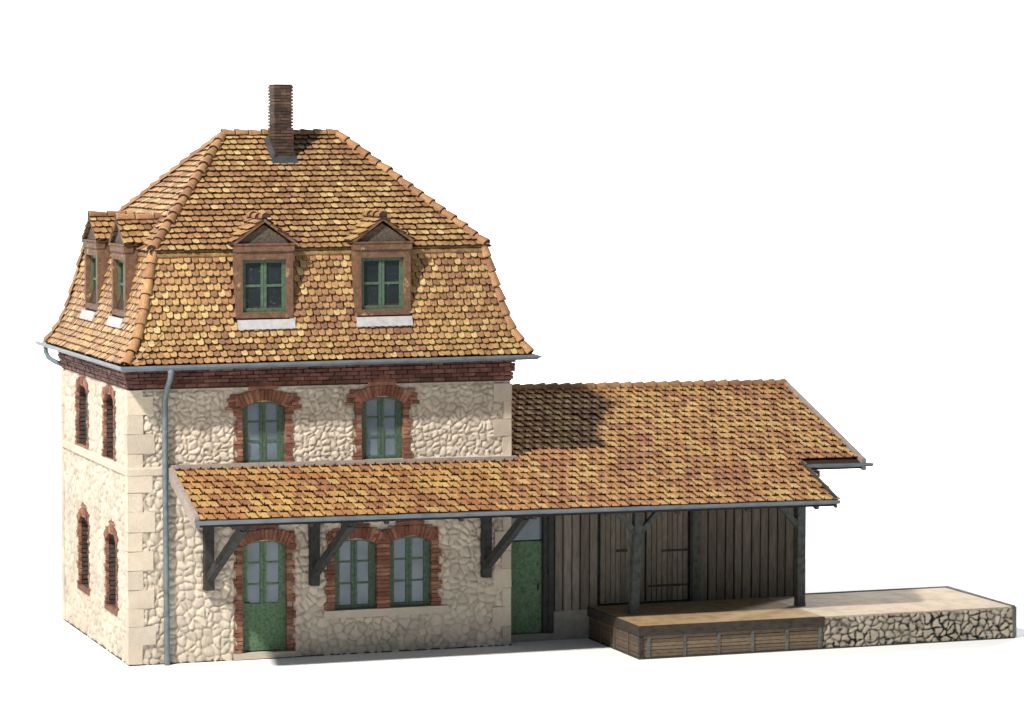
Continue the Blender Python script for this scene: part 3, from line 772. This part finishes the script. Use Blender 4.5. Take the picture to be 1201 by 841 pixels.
# verge boards, wall flashing
mb = MB()
def vb(x, y0, y1, w=.09, s=rz): mb.hexa([(x - w / 2, y0, s(y0) - .17), (x + w / 2, y0, s(y0) - .17), (x + w / 2, y1, s(y1) - .17), (x - w / 2, y1, s(y1) - .17), (x - w / 2, y0, s(y0) + .08), (x + w / 2, y0, s(y0) + .08), (x + w / 2, y1, s(y1) + .08), (x - w / 2, y1, s(y1) + .08)])
vb(XL, YC - .02, 0.0)
mb.build('verge_board', [M['verge']], sroof, zfn=stilt)
mb = MB(); vb(XR + .01, YC - .02, YEV - .02, .05); mb.build('verge_board', [M['fascia']], sroof, zfn=stilt)
mb = MB(); vb(XS, YEV - .02, YRG, .10); vb(XS, 2 * YRG - YEV + .02, YRG, .10, lambda y: rz(2 * YRG - y)); mb.build('verge_board', [M['verge']], sroof, zfn=stilt)
mb = MB(); mb.box((XL - .03, -.13, ZC + .0), (W + .12, -.0, ZC + .075), 0, .004); mb.build('wall_flashing', [M['verge']], sroof, zfn=stilt)
# gutters
mb = MB(); gz = rz(YC) - .02
mb.sweep([(XL - .06, YC - .085, gz), (XR + .05, YC - .085, gz)], gutter_prof(.066), side=1); mb.build('gutter', [M['zinc']], shed, zfn=stilt)
mb = MB(); gz = rz(YEV) - .03
mb.sweep([(XR + .02, YEV - .085, gz), (XS + .16, YEV - .085, gz)], gutter_prof(.06), side=1); mb.build('gutter', [M['zinc']], shed, zfn=stilt)
# timber under the canopy
mb = MB(); mb.box((8.3, -1.18, rz(-1.1) - .30), (XR - .1, -1.02, rz(-1.1) - .15)); mb.build('purlin', [M['beam']], shed, zfn=stilt)
for i in range(9):
    x = 1.55 + i * 1.55
    mb = MB(); mb.beam((x, YC + .08, rz(YC + .08) - .19), (x, (-.02 if x < W else .3), rz(-.02 if x < W else .3) - .19), .08, .10); mb.build('rafter', [M['dark_beam']], shed, zfn=stilt)
mb = MB(); mb.box((8.0, -.66, rz(-.6) - .29), (XR + .42, -.5, rz(-.6) - .15)); mb.build('purlin', [M['dark_beam']], shed, zfn=stilt)
# wall brackets
for x, dx in ((1.57, .30), (3.76, .30), (7.44, .28)):
    m = MB(); m.box((x - .095, -.21, 1.46), (x + .095, -.02, 3.42)); br = m.build('bracket', [M['dark_beam']], shed)
    m = MB(); m.beam((x + .0, -.20, 1.72), (x + dx * .95, -1.72, 2.88), .15, .15); m.build('brace', [M['dark_beam']], br)
    m = MB(); m.beam((x + .02, -.2, 2.93), (x + dx, -1.98, 2.93), .14, .13); m.build('tie_beam', [M['dark_beam']], br)
# posts
def post(x, y, lean, sides, label):
    m = MB(); zt = rz(y) - .30; m.beam((x, y, .677), (x + lean, y, zt), .175, .175, (0, 1, 0)); p = m.build('post', [M['beam']], shed, label)
    m = MB()
    for s in sides: m.beam((x + lean * .75 + s * .05, y, 2.36), (x + lean + s * .62, y, 2.98), .11, .12, (0, 1, 0))
    m.build('brace', [M['beam']], p)
    m = MB(); m.box((x - .095, y - .095, .679), (x + .095, y + .095, .72)); m.build('post_foot', [M['slab_edge']], p)
post(10.38, -.95, .11, (-1, 1), 'leaning grey post with two braces'); post(14.13, -1.0, .0, (-1,), 'corner post with one brace')

# boarded wall
XW0, XW1, YW = 8.98, 14.74, .336
m = MB(); x = XW0 + .12; i = 0
m.box((XW0, YW + .05, .6), (XW1, YW + .16, 3.75), 1)
doors = [(10.13, 11.13), (11.18, 12.13)]
while x < XW1 - .05:
    w = rnd.uniform(.185, .215); x1 = min(x + w, XW1)
    if not (x1 > 10.10 and x < 12.20):
        g = rnd.uniform(.014, .022)
        m.box((x + g, YW - .03 + rnd.uniform(-.012, .012), .60 + rnd.uniform(-.03, .02)), (x1 - g, YW + .05, 3.6), 0, .004)
        x = x1
    elif x < 10.0:
        m.box((x + .015, YW - .03, .6), (10.09, YW + .05, 3.6), 0, .004); x = 12.20
    else: x = max(x1, 12.20) if x < 12.2 and x > 10.0 else x1
m.build('boarded_wall', [M['board'], M['dark_beam']], shed, 'grey brown board and batten wall')
m = MB()
m.box((XW1 - .12, YW, .6), (XW1, 6.5, 3.55)); m.box((W + .05, 6.4, 0), (XW1, 6.52, 3.55)); m.box((XW1 - .115, YW + .05, 3.55), (XW1 - .005, 6.4, 3.6))
m.build('end_wall', [M['board']], shed)
for k, (a, b) in enumerate(doors):
    m = MB(); x = a; n = 9 if k == 0 else 8; pw = (b - a) / n; y0 = YW - .05 if k == 0 else YW - .01
    for q in range(n): m.box((a + q * pw + .008, y0, .72), (a + (q + 1) * pw - .008, y0 + .05, 3.3), 0, .003)
    m.box((a, y0 + .05, .72), (b, y0 + .07, 3.3), 1)
    dr = m.build('sliding_door', [M['door_board'], M['dark_beam']], shed, ('plain planked goods door behind the leaning post', 'planked goods door with two cross rails')[k])
    if k:
        for p, q in ((.35, 1.76), (.05, 1.02)): m = MB(); m.box((a + p, y0 - .03, q), (b - .02, y0 - .001, q + .045)); m.build('cross_rail', [M['dark_beam']], dr)
    else:
        m = MB(); m.box((a + .35, y0 - .02, 1.80), (a + .6, y0 - .001, 1.86)); m.build('handle', [M['dark_beam']], dr)
m = MB(); m.box((11.10, YW - .085, 2.62), (13.2, YW - .055, 2.70)); m.box((10.0, YW - .085, 2.66), (11.4, YW - .056, 2.72)); m.build('door_rail', [M['iron']], shed)
for x, w, mt in ((12.17, .07, 'dark_beam'), (12.27, .13, 'beam')):  # narrow dark strip paints the shade of the door gap, wider one is the post
    m = MB(); m.box((x, YW - .06, .68), (x + w, YW + .04, 3.3), 0, .004); m.build('door_post_and_gap_shade', [M[mt]], shed)
# footing
m = MB(); m.box((W + .08, YW - .02, .0), (XW0 + .06, YW + .3, .155), 0, .006); m.box((XW0 + .06, YW - .012, 0), (XW1 - .02, YW + .3, .61), 0, .004); m.build('footing', [M['footing']], shed)
# green side door
m = MB(); a, b, y0 = 8.07, 8.86, YW + .10
m.box((a, y0, .17), (b, y0 + .05, 2.09)); sd = m.build('door', [M['green_light']], shed, 'solid green side door under a pale transom light')
m = MB(); m.box((b - .10, y0 - .03, 1.05), (b - .07, y0 - .001, 1.2)); m.build('handle', [M['iron']], sd)
m = MB(); m.box((a + .02, y0 + .01, 2.12), (b, y0 + .03, 2.60)); m.build('pane', [M['glass']], sd)
m = MB(); m.box((b + .002, YW - .02, .155), (b + .10, y0 + .1, 2.72)); m.box((b + .10, YW - .06, .155), (XW0 + .1, YW + .05, 2.72)); m.box((a - .02, YW - .0, 2.60), (b, y0 + .1, 2.72)); m.box((a - .06, YW + .05, .155), (a - .002, y0 + .1, 2.72)); m.build('door_frame', [M['dark_beam']], sd)

# ================================================================== TIMBER PLATFORM
PX0, PX1, PY, PH = 9.86, 13.94, -2.555, .677
plat = thing('loading_platform', (11.9, -1.1, 0), 'low brown timber loading platform below the canopy posts', 'platform')
m = MB(); m.box((PX0 + .02, PY + .03, PH - .06), (PX1 - .002, YW - .035, PH)); m.build('deck', [M['deck_top']], plat)
m = MB(); m.box((PX0 - .02, PY - .035, .475), (PX1 + .02, PY + .03, PH - .004)); m.box((PX0 - .02, PY + .031, .475), (PX0 + .02, YW - .035, PH - .006)); m.build('edge_beam', [M['fascia']], plat)
m = MB(); nb = 6; hz = .44 / nb
for k in range(nb):
    x = PX0 + .02
    m.box((x, PY + .0, .03 + k * hz + .005), (PX1, PY + .05, .03 + (k + 1) * hz - .005), 0, .004)
m.box((PX0 + .05, PY + .04, 0.03), (PX1, PY + .1, .47), 1)
m.build('plank_wall', [M['plank'], M['dark_beam']], plat)
m = MB()
for k in range(nb): m.box((PX0 + .012, PY + .06, .03 + k * hz + .004), (PX0 + .06, YW - .05, .03 + (k + 1) * hz - .004), 0, .004)
m.build('side_plank_wall', [M['plank_shaded']], plat)
m = MB(); m.box((PX0 + .0, PY - .02, .03), (PX0 + .09, PY + .055, .47)); m.build('corner_post', [M['fascia']], plat)
for x in (10.06, 10.85, 11.60, 12.35, 13.12, 13.87):
    m = MB(); m.box((x - .032, PY - .02, .03), (x + .032, PY + .01, .474), 0, .004); m.build('retaining_post', [M['slab_edge']], plat)
for y in (-1.95, -1.2, -.45):
    m = MB(); m.box((PX0 - .012, y - .032, .03), (PX0 + .02, y + .032, .474)); m.build('retaining_post', [M['plank_shaded']], plat)
m = MB(); m.box((PX0 - .01, PY - .03, 0), (PX1, YW - .06, .029)); m.build('base_plate', [M['base']], plat)

# ================================================================== STONE RAMP
RX0, RX1, RYB = PX1 + .02, 18.38, .50
rampo = thing('stone_platform', (16.2, -1.0, 0), 'long low rubble stone platform end with sandy top beyond the posts', 'platform')
m = MB(); at = {'joint': [], 'tone': []}
wall_grid(m, at, lambda u, w, z: (u, PY + .03 - w, z), RX0 - .02, RX1, .025, PH - .035, .014, .014, .150, .045, 71, edge=.05, jk=1.45)
wall_grid(m, at, lambda u, w, z: (RX1 + w, u, z), PY + .03, RYB, .025, PH - .035, .03, .03, .2, .035, 77)
wall_grid(m, at, lambda u, w, z: (u, RYB + w, z), RX0, RX1, .025, PH - .035, .05, .04, .2, .03, 79)
m.build('stone_wall', [M['ramp_stone']], rampo, attrs=at, fix=False)
m = MB(); m.box((RX0, PY + .02, PH - .06), (RX1 - .06, RYB - .06, PH - .006)); m.box((XW1 + .02, -.1, .3), (RX0 + 1.2, RYB - .08, PH - .0065)); m.build('top_slab', [M['slab']], rampo)
m = MB(); m.box((RX1 - .06, PY - .01, PH - .06), (RX1 + .02, RYB, PH + .012), 0, .008); m.box((RX0 + .5, RYB - .06, PH - .06), (RX1 - .06, RYB + .01, PH + .012), 0, .004); m.build('edge_strip', [M['slab_edge']], rampo)
m = MB(); m.box((RX1 - .05, PY - .03, .02), (RX1 + .03, PY + .06, PH - .02), 0, .012); m.build('corner_stone', [M['slab_edge']], rampo)
m = MB(); m.box((RX0, PY - .028, 0), (RX1 + .01, RYB + .02, .024)); m.build('base_plate', [M['base']], rampo)

# ================================================================== WHITE STUDIO SWEEP
def struct(mb, name, mat):
    o = mb.build(name, [mat]); o['kind'] = 'structure'; return o
m = MB(); m.add([(-90, -80, 0), (110, -80, 0), (110, 26, 0), (-90, 26, 0)], [(0, 1, 2, 3)]); struct(m, 'ground', M['paper'])
m = MB(); R_ = 14; n = 16
pts = [(26 + R_ * math.sin(math.pi / 2 * i / n), R_ - R_ * math.cos(math.pi / 2 * i / n)) for i in range(n + 1)] + [(26 + R_, 60)]
vs = [(x, y, z) for y, z in pts for x in (-90, 110)]
m.add(vs, [(2 * i, 2 * i + 1, 2 * i + 3, 2 * i + 2) for i in range(len(pts) - 1)], 0, True); struct(m, 'backdrop', M['paper'])

# ================================================================== LIGHT
def lamp(name, kind, loc, energy, color, **kw):
    l = bpy.data.lights.new(name, kind); l.energy = energy; l.color = color
    for k, v in kw.items(): setattr(l, k, v)
    o = bpy.data.objects.new(name, l); COL.objects.link(o); o.location = loc; return o
KEY = V((-21, -18, 36))
lamp('key_lamp', 'POINT', KEY, 150000, (1., .94, .86), shadow_soft_size=1.1)
bg = lamp('added_backdrop_fill', 'AREA', (14, 19, 20), 34000, (1, 1, 1), shape='RECTANGLE', size=70, size_y=5)  # added unseen light that whitens the backdrop
bg.rotation_euler = (math.radians(90), 0, 0)
rear = lamp('added_rear_fill', 'AREA', (46, 24, 13), 14000, (1, .99, .97), shape='RECTANGLE', size=7, size_y=7)  # added unseen light to wash out the shadow on the ground behind
rear.rotation_euler = (V((20, 8, 0)) - V((46, 24, 13))).to_track_quat('-Z', 'Y').to_euler()
world = bpy.data.worlds.new('World'); scene.world = world; world.use_nodes = True
b = world.node_tree.nodes['Background']; b.inputs[0].default_value = (.72, .86, 1., 1); b.inputs[1].default_value = .31

# ================================================================== CAMERA
cam = bpy.data.cameras.new('camera'); co = bpy.data.objects.new('camera', cam); COL.objects.link(co)
f = V((0.33510802, 0.93987563, -0.06585152)); r = V((0.94196436, -0.33570639, 0.0020888)); u = V((0.02014356, 0.06272975, 0.99782725))
mw = Matrix(((r.x, u.x, -f.x, -13.7932458), (r.y, u.y, -f.y, -60.87145709), (r.z, u.z, -f.z, 10.43821941), (0, 0, 0, 1)))
co.matrix_world = mw
cam.sensor_fit = 'HORIZONTAL'; cam.sensor_width = 36; cam.lens = 36 * 3688.85 / 1201
cam.shift_x = 6.82 / 1201; cam.shift_y = -12.21 / 1201; cam.clip_start = 1; cam.clip_end = 1000
scene.camera = co
vs_ = scene.view_settings; vs_.view_transform = 'Standard'; vs_.look = 'None'; vs_.exposure = 0; vs_.gamma = 1; vs_.use_curve_mapping = False
scene.render.engine = 'CYCLES'; scene.cycles.max_bounces = 6
